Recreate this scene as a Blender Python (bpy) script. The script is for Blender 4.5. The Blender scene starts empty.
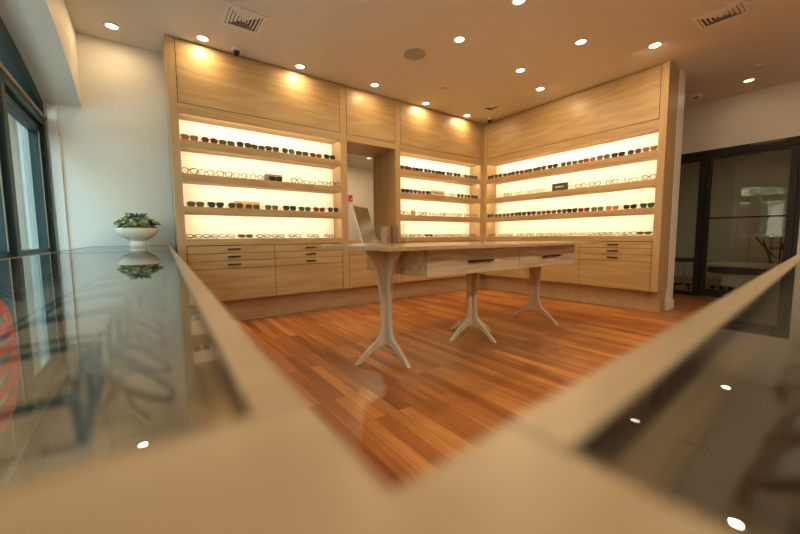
import bpy, bmesh, math, random
from mathutils import Vector, Matrix
random.seed(7)
S = bpy.context.scene
COL = S.collection
PI = math.pi

# ------------------------------------------------------------------ camera
CAM = Vector((-5.198, -4.4131, 1.0))
yaw, pit, rol = math.radians(53.77938), math.radians(4.917037), math.radians(-0.456333)
Fw = Vector((math.cos(yaw)*math.cos(pit), math.sin(yaw)*math.cos(pit), -math.sin(pit)))
Rt = Vector((math.sin(yaw), -math.cos(yaw), 0)); Up = Rt.cross(Fw)
R2 = Rt*math.cos(rol)+Up*math.sin(rol); U2 = -Rt*math.sin(rol)+Up*math.cos(rol)
cd = bpy.data.cameras.new('camera'); co = bpy.data.objects.new('camera', cd); COL.objects.link(co)
m = Matrix((R2, U2, -Fw)).transposed().to_4x4(); m.translation = CAM; co.matrix_world = m
cd.sensor_width = 36; cd.lens = 345.6785/800*36; cd.clip_start = .01; cd.clip_end = 200
cd.dof.use_dof = True; cd.dof.focus_distance = 4.0; cd.dof.aperture_fstop = 2.1
S.camera = co
# ------------------------------------------------------------------ world, exposure
S.view_settings.view_transform = 'Standard'; S.view_settings.look = 'None'
S.view_settings.exposure = 0.0; S.view_settings.gamma = 1.0
try: S.view_settings.use_curve_mapping = False
except Exception: pass
try:
    S.cycles.use_denoising = True; S.cycles.max_bounces = 10; S.cycles.transparent_max_bounces = 24
    S.cycles.sample_clamp_indirect = 6; S.cycles.caustics_reflective = False; S.cycles.caustics_refractive = False
except Exception: pass
W = bpy.data.worlds.new('world'); S.world = W; W.use_nodes = True
nt = W.node_tree; nt.nodes.clear()
wo = nt.nodes.new('ShaderNodeOutputWorld'); bg = nt.nodes.new('ShaderNodeBackground')
tc = nt.nodes.new('ShaderNodeTexCoord'); sx = nt.nodes.new('ShaderNodeSeparateXYZ'); cr = nt.nodes.new('ShaderNodeValToRGB')
nt.links.new(tc.outputs['Generated'], sx.inputs[0]); nt.links.new(sx.outputs['Z'], cr.inputs[0])
cr.color_ramp.elements[0].position = 0.0; cr.color_ramp.elements[0].color = (.62, .80, .80, 1)
cr.color_ramp.elements[1].position = .6; cr.color_ramp.elements[1].color = (.32, .60, .80, 1)
nt.links.new(cr.outputs[0], bg.inputs[0]); bg.inputs[1].default_value = 8.0
nt.links.new(bg.outputs[0], wo.inputs[0])
WARM = (1.0, .71, .38)
FILLC = (1.0, .87, .66)  # colour of the fill lamps added behind the camera
P_DOWN, P_WASH, P_STRIP, P_HALL, P_FILL = 11.0, 4.8, 4.5, .8, 25.0
sd = bpy.data.lights.new('sun', 'SUN'); sd.energy = 35; sd.color = (1, .93, .80); sd.angle = .01
so = bpy.data.objects.new('sun', sd); COL.objects.link(so); so.rotation_euler = Vector((-.6, -.15, -.75)).to_track_quat('-Z', 'Y').to_euler()
def arealight(name, loc, power, color, size, size_y=None, direction=(0, 0, -1), parent=None, portal=False, spread=180):
    l = bpy.data.lights.new(name, 'AREA'); l.energy = power; l.color = color
    if size_y: l.shape = 'RECTANGLE'; l.size = size; l.size_y = size_y
    else: l.shape = 'DISK'; l.size = size
    l.spread = math.radians(spread)
    o = bpy.data.objects.new(name, l); COL.objects.link(o)
    o.rotation_euler = Vector(direction).to_track_quat('-Z', 'X' if size_y and abs(direction[0]) < .5 else 'Y').to_euler()
    o.location = loc
    if parent: o.parent = parent; o.location = Vector(loc)-parent.location
    if portal: l.cycles.is_portal = True
    return o

# ------------------------------------------------------------------ materials
def newmat(name):
    mt = bpy.data.materials.new(name); mt.use_nodes = True
    return mt, mt.node_tree, mt.node_tree.nodes['Principled BSDF']
def plain(name, c, rough=.5, metal=0, emit=None, es=0, noise=0, coat=0, bump=0):
    mt, t, b = newmat(name)
    b.inputs['Base Color'].default_value = (*c, 1); b.inputs['Roughness'].default_value = rough
    b.inputs['Metallic'].default_value = metal
    if coat: b.inputs['Coat Weight'].default_value = coat; b.inputs['Coat Roughness'].default_value = .1
    if emit: b.inputs['Emission Color'].default_value = (*emit, 1); b.inputs['Emission Strength'].default_value = es
    if noise or bump:
        tc = t.nodes.new('ShaderNodeTexCoord'); n = t.nodes.new('ShaderNodeTexNoise'); n.inputs['Scale'].default_value = 9 if not bump else 60
        n.inputs['Detail'].default_value = 4
        t.links.new(tc.outputs['Object'], n.inputs['Vector'])
        if noise:
            r = t.nodes.new('ShaderNodeValToRGB')
            r.color_ramp.elements[0].position = .3; r.color_ramp.elements[1].position = .7
            r.color_ramp.elements[0].color = (*[x*(1-noise) for x in c], 1); r.color_ramp.elements[1].color = (*[min(1, x*(1+noise)) for x in c], 1)
            t.links.new(n.outputs['Fac'], r.inputs[0]); t.links.new(r.outputs[0], b.inputs['Base Color'])
        if bump:
            bp = t.nodes.new('ShaderNodeBump'); bp.inputs['Strength'].default_value = bump; bp.inputs['Distance'].default_value = .002
            t.links.new(n.outputs['Fac'], bp.inputs['Height']); t.links.new(bp.outputs[0], b.inputs['Normal'])
    return mt
def wood(name, light, dark, axis='x', rough=.42, ring=7.0, coat=.0):
    mt, t, b = newmat(name)
    tc = t.nodes.new('ShaderNodeTexCoord'); mp = t.nodes.new('ShaderNodeMapping')
    sc = {'x': (.55, 5, 5), 'y': (5, .55, 5), 'z': (5, 5, .55)}[axis]
    mp.inputs['Scale'].default_value = sc
    t.links.new(tc.outputs['Object'], mp.inputs['Vector'])
    n1 = t.nodes.new('ShaderNodeTexNoise'); n1.inputs['Scale'].default_value = .9; n1.inputs['Detail'].default_value = 2.5; n1.inputs['Distortion'].default_value = .3
    t.links.new(mp.outputs[0], n1.inputs['Vector'])
    ml = t.nodes.new('ShaderNodeMath'); ml.operation = 'MULTIPLY'; ml.inputs[1].default_value = ring*6
    t.links.new(n1.outputs['Fac'], ml.inputs[0])
    sn = t.nodes.new('ShaderNodeMath'); sn.operation = 'SINE'; t.links.new(ml.outputs[0], sn.inputs[0])
    mr = t.nodes.new('ShaderNodeMapRange'); mr.inputs[1].default_value = -1; mr.inputs[2].default_value = 1
    t.links.new(sn.outputs[0], mr.inputs[0])
    mp2 = t.nodes.new('ShaderNodeMapping'); mp2.inputs['Scale'].default_value = tuple(s*(1.6 if s < 1 else 14) for s in sc)
    t.links.new(tc.outputs['Object'], mp2.inputs['Vector'])
    n2 = t.nodes.new('ShaderNodeTexNoise'); n2.inputs['Scale'].default_value = 1.2; n2.inputs['Detail'].default_value = 3
    t.links.new(mp2.outputs[0], n2.inputs['Vector'])
    mx = t.nodes.new('ShaderNodeMath'); mx.operation = 'MULTIPLY_ADD'; mx.inputs[1].default_value = .45
    t.links.new(mr.outputs[0], mx.inputs[0])
    m3 = t.nodes.new('ShaderNodeMath'); m3.operation = 'MULTIPLY'; m3.inputs[1].default_value = .75
    t.links.new(n2.outputs['Fac'], m3.inputs[0]); t.links.new(m3.outputs[0], mx.inputs[2])
    r = t.nodes.new('ShaderNodeValToRGB'); r.color_ramp.elements[0].position = .1; r.color_ramp.elements[1].position = .85
    r.color_ramp.elements[0].color = (*light, 1); r.color_ramp.elements[1].color = (*dark, 1)
    t.links.new(mx.outputs[0], r.inputs[0]); t.links.new(r.outputs[0], b.inputs['Base Color'])
    b.inputs['Roughness'].default_value = rough
    if coat: b.inputs['Coat Weight'].default_value = coat; b.inputs['Coat Roughness'].default_value = .12
    bp = t.nodes.new('ShaderNodeBump'); bp.inputs['Strength'].default_value = .08; bp.inputs['Distance'].default_value = .001
    t.links.new(n2.outputs['Fac'], bp.inputs['Height']); t.links.new(bp.outputs[0], b.inputs['Normal'])
    return mt
def floor_mat():
    mt, t, b = newmat('oak_plank_floor')
    tc = t.nodes.new('ShaderNodeTexCoord'); mp = t.nodes.new('ShaderNodeMapping'); mp.inputs['Rotation'].default_value = (0, 0, PI/2)
    t.links.new(tc.outputs['Object'], mp.inputs['Vector'])
    br = t.nodes.new('ShaderNodeTexBrick'); br.inputs['Scale'].default_value = 1
    br.inputs['Brick Width'].default_value = .95; br.inputs['Row Height'].default_value = .083; br.inputs['Mortar Size'].default_value = .0011
    br.inputs['Mortar Smooth'].default_value = .3; br.inputs['Bias'].default_value = 0; br.offset = .37; br.offset_frequency = 2
    br.inputs['Color1'].default_value = (0, 0, 0, 1); br.inputs['Color2'].default_value = (1, 1, 1, 1); br.inputs['Mortar'].default_value = (.5, .5, .5, 1)
    t.links.new(mp.outputs[0], br.inputs['Vector'])
    sp = t.nodes.new('ShaderNodeSeparateColor'); t.links.new(br.outputs['Color'], sp.inputs[0])
    # per plank offset of the grain
    mp2 = t.nodes.new('ShaderNodeMapping'); mp2.inputs['Scale'].default_value = (22, 1.3, 22)
    t.links.new(tc.outputs['Object'], mp2.inputs['Vector'])
    cm = t.nodes.new('ShaderNodeCombineXYZ'); ml = t.nodes.new('ShaderNodeMath'); ml.operation = 'MULTIPLY'; ml.inputs[1].default_value = 37
    t.links.new(sp.outputs[0], ml.inputs[0]); t.links.new(ml.outputs[0], cm.inputs[2])
    ad = t.nodes.new('ShaderNodeVectorMath'); ad.operation = 'ADD'; t.links.new(mp2.outputs[0], ad.inputs[0]); t.links.new(cm.outputs[0], ad.inputs[1])
    n = t.nodes.new('ShaderNodeTexNoise'); n.inputs['Scale'].default_value = 1; n.inputs['Detail'].default_value = 5; n.inputs['Distortion'].default_value = .6
    t.links.new(ad.outputs[0], n.inputs['Vector'])
    r = t.nodes.new('ShaderNodeValToRGB'); e = r.color_ramp.elements
    e[0].position = 0; e[0].color = (.30, .090, .020, 1); e[1].position = 1; e[1].color = (.62, .265, .072, 1)
    k = e.new(.35); k.color = (.43, .148, .034, 1); k = e.new(.7); k.color = (.51, .195, .048, 1)
    t.links.new(sp.outputs[0], r.inputs[0])
    r2 = t.nodes.new('ShaderNodeValToRGB'); r2.color_ramp.elements[0].position = .3; r2.color_ramp.elements[0].color = (.62, .58, .55, 1)
    r2.color_ramp.elements[1].position = .7; r2.color_ramp.elements[1].color = (1.1, 1.1, 1.1, 1)
    t.links.new(n.outputs['Fac'], r2.inputs[0])
    mx = t.nodes.new('ShaderNodeMix'); mx.data_type = 'RGBA'; mx.blend_type = 'MULTIPLY'; mx.inputs[0].default_value = 1
    t.links.new(r.outputs[0], mx.inputs[6]); t.links.new(r2.outputs[0], mx.inputs[7])
    m2 = t.nodes.new('ShaderNodeMix'); m2.data_type = 'RGBA'; t.links.new(br.outputs['Fac'], m2.inputs[0]); t.links.new(mx.outputs[2], m2.inputs[6])
    m2.inputs[7].default_value = (.10, .035, .012, 1)
    t.links.new(m2.outputs[2], b.inputs['Base Color']); b.inputs['Roughness'].default_value = .33
    b.inputs['Coat Weight'].default_value = .15; b.inputs['Coat Roughness'].default_value = .2
    return mt
def brick_mat(name, c1, c2, mortar):
    mt, t, b = newmat(name)
    tc = t.nodes.new('ShaderNodeTexCoord'); mp = t.nodes.new('ShaderNodeMapping'); mp.inputs['Rotation'].default_value = (PI/2, 0, 0)
    t.links.new(tc.outputs['Object'], mp.inputs['Vector'])
    br = t.nodes.new('ShaderNodeTexBrick'); br.inputs['Scale'].default_value = 1
    br.inputs['Brick Width'].default_value = .22; br.inputs['Row Height'].default_value = .075; br.inputs['Mortar Size'].default_value = .006
    br.inputs['Color1'].default_value = (*c1, 1); br.inputs['Color2'].default_value = (*c2, 1); br.inputs['Mortar'].default_value = (*mortar, 1)
    t.links.new(mp.outputs[0], br.inputs['Vector']); t.links.new(br.outputs['Color'], b.inputs['Base Color']); b.inputs['Roughness'].default_value = .85
    return mt
def glass_mat(name, tint=(1, 1, 1), ior=1.5, alpha_tint=None, rough=0.0):
    """thin pane: Fresnel mix of mirror reflection and tinted see-through"""
    mt = bpy.data.materials.new(name); mt.use_nodes = True; t = mt.node_tree; t.nodes.clear()
    o = t.nodes.new('ShaderNodeOutputMaterial'); mx = t.nodes.new('ShaderNodeMixShader'); 
    ge = t.nodes.new('ShaderNodeNewGeometry'); dt = t.nodes.new('ShaderNodeVectorMath'); dt.operation = 'DOT_PRODUCT'
    t.links.new(ge.outputs['Incoming'], dt.inputs[0]); t.links.new(ge.outputs['Normal'], dt.inputs[1])
    ab = t.nodes.new('ShaderNodeMath'); ab.operation = 'ABSOLUTE'; t.links.new(dt.outputs['Value'], ab.inputs[0])
    om = t.nodes.new('ShaderNodeMath'); om.operation = 'SUBTRACT'; om.inputs[0].default_value = 1; om.use_clamp = True; t.links.new(ab.outputs[0], om.inputs[1])
    pw = t.nodes.new('ShaderNodeMath'); pw.operation = 'POWER'; pw.inputs[1].default_value = 5; t.links.new(om.outputs[0], pw.inputs[0])
    f0 = ((ior-1)/(ior+1))**2                         # Schlick reflectance, the same from both faces
    f = t.nodes.new('ShaderNodeMath'); f.operation = 'MULTIPLY_ADD'; f.inputs[1].default_value = 1-f0; f.inputs[2].default_value = f0; t.links.new(pw.outputs[0], f.inputs[0])
    tr = t.nodes.new('ShaderNodeBsdfTransparent'); tr.inputs[0].default_value = (*tint, 1)
    g = t.nodes.new('ShaderNodeBsdfGlossy'); g.inputs['Roughness'].default_value = rough
    t.links.new(f.outputs[0], mx.inputs[0]); t.links.new(tr.outputs[0], mx.inputs[1]); t.links.new(g.outputs[0], mx.inputs[2])
    t.links.new(mx.outputs[0], o.inputs[0])
    return mt
M = {}
M['cab_x'] = wood('maple_veneer_along_x', (.51, .37, .19), (.405, .27, .122), 'x', .38)
M['cab_y'] = wood('maple_veneer_along_y', (.51, .37, .19), (.405, .27, .122), 'y', .38)
M['cab_z'] = wood('maple_veneer_upright', (.49, .35, .185), (.44, .30, .15), 'z', .42)
M['ash_z'] = wood('pale_ash_upright', (.72, .61, .46), (.62, .50, .35), 'z', .45)
M['ash_top'] = wood('pale_ash_tabletop', (.58, .44, .28), (.47, .335, .195), 'x', .2, coat=.5)
M['kick'] = wood('plinth_ash', (.50, .36, .22), (.42, .29, .17), 'x', .5)
M['ash_x'] = wood('pale_ash_along_x', (.76, .64, .45), (.52, .40, .25), 'x', .42, ring=10)
M['count'] = wood('counter_ash', (.37, .28, .172), (.32, .235, .138), 'x', .33)
M['floor'] = floor_mat()
M['white'] = plain('warm_white_paint', (.78, .76, .70), .6, noise=.015)
M['ceil'] = plain('ceiling_paint', (.74, .70, .63), .8, noise=.01)
M['trimwhite'] = plain('white_trim_paint', (.80, .79, .76), .35)
M['glow'] = plain('cream_niche_back', (.90, .86, .75), .55)
M['black'] = plain('black_metal', (.015, .014, .013), .35, .6)
M['gap'] = plain('dark_reveal', (.03, .018, .01), .9)
M['teal'] = plain('dark_green_window_paint', (.003, .026, .029), .5, noise=.1)
M['bronze'] = plain('bronze_glazing_bead', (.22, .18, .13), .5)
M['doorfr'] = plain('black_steel_frame', (.005, .006, .006), .55)
M['glass'] = glass_mat('window_glass', (.90, .96, .94))
M['topglass'] = glass_mat('display_glass', (.95, .97, .96), 1.5)
M['acrylic'] = glass_mat('clear_acrylic', (.95, .95, .94), 1.35)
M['felt'] = plain('beige_tray_lining', (.44, .35, .25), .9, noise=.06, bump=.3)
M['felt2'] = plain('dark_taupe_tray_lining', (.10, .075, .052), .9, noise=.06, bump=.3)
M['silver'] = plain('brushed_aluminium', (.62, .60, .57), .35, .9)
M['mirror'] = plain('mirror_glass', (.24, .225, .21), .15, 1)
M['lens_on'] = plain('lamp_diffuser', (1, 1, 1), .4, emit=(1, .86, .62), es=9)
M['led'] = plain('led_tape', (1, 1, 1), .4, emit=(1, .80, .48), es=4)
M['grille'] = plain('speaker_grille', (.42, .38, .32), .7, bump=.6)
M['darkvoid'] = plain('duct_dark', (.02, .02, .02), .9)
M['pot'] = plain('glazed_white_ceramic', (.82, .80, .75), .25, coat=.4)
M['soil'] = plain('brown_potting_grit', (.13, .075, .04), .95, noise=.4)
M['suc1'] = plain('green_succulent', (.20, .33, .12), .5, noise=.4)
M['suc2'] = plain('pale_sage_succulent', (.45, .50, .32), .55, noise=.3)
M['suc3'] = plain('blue_green_agave', (.05, .13, .12), .5, noise=.3)
M['suc4'] = plain('yellow_green_sedum', (.30, .36, .09), .5, noise=.3)
M['red'] = plain('red_sign_enamel', (.80, .055, .025), .4)
M['alarm'] = plain('red_alarm_plastic', (.55, .03, .02), .4)
M['goldbox'] = plain('gold_carton', (.55, .36, .10), .35, .3)
M['greybox'] = plain('grey_brown_carton', (.17, .12, .08), .6)
M['darkbox'] = plain('dark_green_grey_carton', (.06, .06, .045), .5)
M['cream'] = plain('cream_card', (.72, .60, .42), .7)
M['brick'] = brick_mat('cream_brick', (.15, .12, .08), (.20, .155, .10), (.10, .08, .06))
M['brick2'] = brick_mat('red_brown_brick', (.42, .30, .22), (.50, .38, .28), (.40, .36, .32))
M['pave'] = plain('grey_paving', (.34, .33, .31), .9, noise=.15)
M['asphalt'] = plain('asphalt', (.09, .09, .09), .95, noise=.2)
M['bark'] = plain('bark', (.12, .085, .055), .95, noise=.3)
M['leaf'] = plain('tree_leaves', (.34, .40, .14), .7, noise=.5)
M['equip'] = plain('ivory_equipment', (.62, .57, .48), .4)
M['vinyl'] = plain('dark_vinyl', (.05, .05, .06), .45)
M['closer'] = plain('dark_grey_metal', (.09, .085, .075), .5, .3)
M['pink'] = plain('pink_leaflet', (.72, .38, .32), .6)
M['greyl'] = plain('grey_leaflet', (.22, .20, .18), .6)
M['tan'] = plain('tan_leaflet', (.55, .42, .28), .6)

# ------------------------------------------------------------------ mesh builder
class MB:
    def __init__(s): s.v = []; s.f = []; s.mi = []; s.cur = 0
    def add(s, vs, fs):
        o = len(s.v); s.v += [tuple(v) for v in vs]
        for f in fs: s.f.append([i+o for i in f]); s.mi.append(s.cur)
        return s
    def box(s, x0, x1, y0, y1, z0, z1):
        x0, x1 = sorted((x0, x1)); y0, y1 = sorted((y0, y1)); z0, z1 = sorted((z0, z1))
        v = [(x, y, z) for z in (z0, z1) for y in (y0, y1) for x in (x0, x1)]
        return s.add(v, [(0, 2, 3, 1), (4, 5, 7, 6), (0, 1, 5, 4), (2, 6, 7, 3), (0, 4, 6, 2), (1, 3, 7, 5)])
    def prism(s, poly, fn, a, b):
        """poly: 2D points; fn(u, v, w) -> 3D; extruded from w=a to w=b"""
        n = len(poly)
        v = [fn(p[0], p[1], a) for p in poly]+[fn(p[0], p[1], b) for p in poly]
        f = [tuple(range(n))[::-1], tuple(range(n, 2*n))]+[(i, (i+1) % n, n+(i+1) % n, n+i) for i in range(n)]
        return s.add(v, f)
    def ring(s, outer, inner, fn, a, b):
        n = len(outer)
        v = [fn(*p, a) for p in outer]+[fn(*p, b) for p in outer]+[fn(*p, a) for p in inner]+[fn(*p, b) for p in inner]
        f = []
        for i in range(n):
            j = (i+1) % n
            f += [(i, j, n+j, n+i), (2*n+j, 2*n+i, 3*n+i, 3*n+j), (j, i, 2*n+i, 2*n+j), (n+i, n+j, 3*n+j, 3*n+i)]
        return s.add(v, f)
    def lathe(s, prof, c=(0, 0, 0), n=40, axis='z', flip=False):
        vs = []
        for (r, z) in prof:
            for k in range(n):
                a = 2*PI*k/n
                p = (r*math.cos(a), r*math.sin(a), z)
                if axis == 'x': p = (z, p[0], p[1])
                if axis == 'y': p = (p[0], z, p[1])
                vs.append((p[0]+c[0], p[1]+c[1], p[2]+c[2]))
        fs = []
        for i in range(len(prof)-1):
            for k in range(n):
                fs.append((i*n+k, i*n+(k+1) % n, (i+1)*n+(k+1) % n, (i+1)*n+k))
        if prof[0][0] > 1e-6: fs.append(tuple(range(n))[::-1])
        if prof[-1][0] > 1e-6: fs.append(tuple(range((len(prof)-1)*n, len(prof)*n)))
        return s.add(vs, fs)
    def tube(s, pts, r, n=8, r2=None):
        pts = [Vector(p) for p in pts]; vs = []; fs = []
        for i, p in enumerate(pts):
            d = (pts[min(i+1, len(pts)-1)]-pts[max(i-1, 0)]).normalized()
            a = d.orthogonal().normalized() if i == 0 else (pa-d*pa.dot(d)).normalized()
            pa = a; b = d.cross(a)
            rr = r if r2 is None else r+(r2-r)*i/(len(pts)-1)
            for k in range(n):
                t = 2*PI*k/n; vs.append(p+a*rr*math.cos(t)+b*rr*math.sin(t))
        for i in range(len(pts)-1):
            for k in range(n): fs.append((i*n+k, i*n+(k+1) % n, (i+1)*n+(k+1) % n, (i+1)*n+k))
        fs += [tuple(range(n))[::-1], tuple(range((len(pts)-1)*n, len(pts)*n))]
        return s.add(vs, fs)
    def build(s, name, mats, parent=None, bevel=0, smooth=False, local=False, kind=None):
        me = bpy.data.meshes.new(name)
        off = Vector((0, 0, 0))
        p = parent
        if not local:
            while p is not None: off += p.location; p = p.parent
        me.from_pydata([tuple(Vector(v)-off) for v in s.v], [], s.f); me.update()
        bm = bmesh.new(); bm.from_mesh(me); bmesh.ops.remove_doubles(bm, verts=bm.verts, dist=1e-6)
        bmesh.ops.recalc_face_normals(bm, faces=bm.faces); bm.to_mesh(me); bm.free()
        mats = mats if isinstance(mats, (list, tuple)) else [mats]
        for mt in mats: me.materials.append(M[mt] if isinstance(mt, str) else mt)
        if len(mats) > 1 and len(me.polygons) == len(s.mi): me.polygons.foreach_set('material_index', s.mi)
        if smooth:
            me.polygons.foreach_set('use_smooth', [True]*len(me.polygons))
            try: me.set_sharp_from_angle(angle=math.radians(40))
            except Exception: pass
        o = bpy.data.objects.new(name, me); COL.objects.link(o)
        if parent is not None: o.parent = parent
        if bevel:
            md = o.modifiers.new('bevel', 'BEVEL'); md.width = bevel; md.segments = 2; md.limit_method = 'ANGLE'
        if kind: o['kind'] = kind
        return o
def thing(name, label, cat, loc=(0, 0, 0), group=None, kind=None):
    o = bpy.data.objects.new(name, None); COL.objects.link(o); o.location = loc; o.empty_display_size = .1
    if label: o['label'] = label; o['category'] = cat
    if group: o['group'] = group
    if kind: o['kind'] = kind
    return o
def tag(o, label, cat, group=None):
    o['label'] = label; o['category'] = cat
    if group: o['group'] = group
    return o
def Box(name, mat, x0, x1, y0, y1, z0, z1, parent=None, bevel=0, kind=None):
    return MB().box(x0, x1, y0, y1, z0, z1).build(name, mat, parent, bevel, kind=kind)
FXY = lambda u, v, w: (u, v, w)
FXZ = lambda u, v, w: (u, w, v)
FYZ = lambda u, v, w: (w, u, v)
H = 3.087

# ================================================================== SETTING
Box('floor', 'floor', -6.1, 7.0, -7.2, 4.2, -.1, 0, kind='structure')
Box('ceiling', 'ceil', -6.1, 7.0, -7.2, .62, H, H+.12, kind='structure')
# left wall with the arched opening
AY0, AY1 = -3.5, .46
def arch(y, drop=0): return 2.615-(y+1.52)**2/14.4-drop
mb = MB().box(-6.12, -5.647, -7.2, AY1+.2, 0, .78)
mb.box(-6.12, -5.647, -7.2, AY0, .78, H)
mb.box(-6.12, -5.647, AY1, AY1+.2, .78, H)
N = 32; ys = [AY0+(AY1-AY0)*i/N for i in range(N+1)]
poly = [(AY0, H)]+[(y, arch(y)) for y in ys]+[(AY1, H)]
vs = []; fs = []
for y in ys: vs += [(-6.12, y, arch(y)), (-5.647, y, arch(y)), (-6.12, y, H), (-5.647, y, H)]
for i in range(N):
    a = 4*i; b = a+4
    fs += [(a, a+1, b+1, b), (a+1, a+3, b+3, b+1), (a, b, b+2, a+2)]
mb.add(vs, fs)
mb.build('wall_left', 'white', kind='structure')
Box('wall_back', 'white', -5.647, -4.70, .46, .62, 0, H, kind='structure').name = 'wall_back'
Box('wall_behind_camera', 'white', -6.1, 2.3, -7.2, -7.05, 0, H, kind='structure').name = 'wall_front'
# wall around the pass-through and behind the cabinets
mb = MB().box(-4.70, -2.93, .46, .62, 0, H).box(-1.96, .36, .46, .62, 0, H)
mb.box(-2.93, -1.96, .46, .62, 2.44, H).box(-2.93, -1.96, .46, .62, 0, .90)
mb.build('wall_cabinets', 'white', kind='structure')
# partition to the right of the cabinets
Box('wall_partition', 'white', .36, .56, -2.815, .62, 0, H, kind='structure')
mb = MB().box(.357, .585, -2.842, -2.815, 0, H); mb.build('trim_1', 'trimwhite', None, .003, kind='structure')
mb = MB().box(.345, .60, -2.856, -2.80, 0, .115); mb.build('baseboard_partition', 'trimwhite', None, .003, kind='structure')
# hall end wall, storefront wall
Box('wall_hall_end', 'white', .56, 2.083, .30, .46, 0, H, kind='structure')
mb = MB().box(2.083, 2.23, -7.2, -3.80, 0, H).box(2.083, 2.23, -3.80, -2.0, 2.335, H).box(2.083, 2.23, -2.0, .46, 0, H)
mb.build('wall_right', 'white', kind='structure')
# exam room shell
mb = MB().box(5.2, 5.35, -5.8, .2, 0, 2.7).box(2.23, 5.2, -.1, .05, 0, 2.7).box(2.23, 5.2, -5.9, -5.75, 0, 2.7)
mb.build('wall_exam_room', 'white', kind='structure')
Box('ceiling_exam_room', 'ceil', 2.23, 5.35, -5.9, .05, 2.70, 2.78, kind='structure')
# back room beyond the pass-through
mb = MB().box(-4.4, .2, 2.0, 2.12, 0, 2.44).box(-4.5, -4.4, .62, 2.12, 0, 2.44).box(.2, .3, .62, 2.12, 0, 2.44)
mb.build('wall_back_room', 'white', kind='structure')
Box('ceiling_back_room', 'ceil', -4.5, .3, .62, 2.12, 2.44, 2.52, kind='structure')

# ---- arched window
XW = -5.93
win = thing('window_1', None, None, (XW, -1.52, .78), kind='structure')
mb = MB()
def fbar(mb, y0, y1, z0, z1, d0=.0, d1=.11): mb.box(XW-d1, XW-d0, y0, y1, z0, z1)
vs = []; fs = []
for y in ys:
    vs += [(XW-.11, y, arch(y)), (XW, y, arch(y)), (XW-.11, y, arch(y)-.11), (XW, y, arch(y)-.11)]
for i in range(N):
    a = 4*i; b = a+4
    fs += [(a+1, b+1, b+3, a+3), (a, a+2, b+2, b), (a+2, a+3, b+3, b+2), (a, b, b+1, a+1)]
mb.add(vs, fs)
fbar(mb, AY1-.06, AY1, .78, 2.34); fbar(mb, AY0, AY0+.06, .78, 2.34); fbar(mb, AY0, AY1, .78, .84)
mb.build('window_frame', 'teal', win, .004)
YP = [-.80, -2.18]
for y in YP:
    MB().box(XW-.11, XW, y-.05, y+.05, .84, 2.12).build('mullion', 'teal', win, .006)
MB().box(XW-.11, XW, AY0, AY1, 2.10, 2.20).build('transom', 'teal', win, .004)
MB().box(XW, XW+.012, AY0, AY1, 2.165, 2.20).build('transom_bead', 'bronze', win)
# casement sashes, one per bay
edges = [AY1-.06, YP[0]+.045, YP[0]-.045, YP[1]+.045, YP[1]-.045, AY0+.06]
for i in range(0, 6, 2):
    y1, y0 = edges[i], edges[i+1]
    mb = MB(); X0, X1 = XW-.10, XW-.035
    mb.box(X0, X1, y0, y0+.07, .85, 2.09).box(X0, X1, y1-.07, y1, .85, 2.09).box(X0, X1, y0+.07, y1-.07, .85, .92).box(X0, X1, y0+.07, y1-.07, 2.02, 2.09)
    sh = mb.build('sash', 'teal', win, .004)
    MB().box(XW-.075, XW-.069, y0+.06, y1-.06, .91, 2.03).build('pane', 'glass', sh)
    MB().box(X1, X1+.008, y0+.062, y0+.07, .92, 2.03).box(X1, X1+.008, y1-.07, y1-.062, .92, 2.03).build('glazing_bead', 'bronze', sh)
vs = []; fs = []
for y in ys: vs += [(XW-.07, y, 2.19), (XW-.07, y, arch(y)-.10)]
for i in range(N): fs.append((2*i, 2*i+1, 2*i+3, 2*i+2))
MB().add(vs, fs).build('arched_pane', 'glass', win)
Box('window_light_strip', 'trimwhite', -5.905, -5.835, .43, .46, .78, 2.31, kind='structure')  # white upright strip standing in for a streak of window light on the wall
Box('trim_3', 'trimwhite', -5.93, -5.648, -3.5, .46, .78, .79, kind='structure')

# ---- storefront door
XD = 2.083
sf = thing('door_1', None, None, (XD, -3.2, 0), kind='structure')
mb = MB().box(XD-.02, XD+.08, -3.80, -2.0, 2.235, 2.335).box(XD-.02, XD+.08, -3.80, -3.755, 0, 2.235).box(XD-.02, XD+.08, -2.77, -2.69, 0, 2.235)
mb.box(XD-.02, XD+.08, -2.05, -2.0, 0, 2.235).box(XD-.02, XD+.08, -2.69, -2.05, 0, .06).box(XD-.02, XD+.08, -2.69, -2.05, 2.19, 2.235)
mb.build('door_frame', 'doorfr', sf, .003)
mb = MB().box(XD, XD+.05, -2.84, -2.775, .01, 2.23).box(XD, XD+.05, -3.75, -3.67, .01, 2.23).box(XD, XD+.05, -3.67, -2.84, 2.19, 2.23).box(XD, XD+.05, -3.67, -2.84, .01, .125)
lf = mb.build('door_leaf', 'doorfr', sf, .003)
MB().box(XD+.02, XD+.026, -3.675, -2.835, .12, 2.195).build('pane', 'glass', lf)
MB().box(XD-.03, XD-.012, -3.74, -2.79, 1.25, 1.272).box(XD-.014, XD+.001, -3.73, -3.71, 1.25, 1.272).box(XD-.014, XD+.001, -2.81, -2.79, 1.25, 1.272).build('push_bar', 'doorfr', lf)
MB().box(XD-.05, XD-.02, -3.62, -3.30, 2.29, 2.325).box(XD-.04, XD-.02, -3.30, -3.26, 2.30, 2.315).build('door_closer', 'closer', sf, .004)
MB().box(XD+.02, XD+.026, -2.69, -2.05, .06, 2.19).build('sidelight_pane', 'glass', sf)

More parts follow.
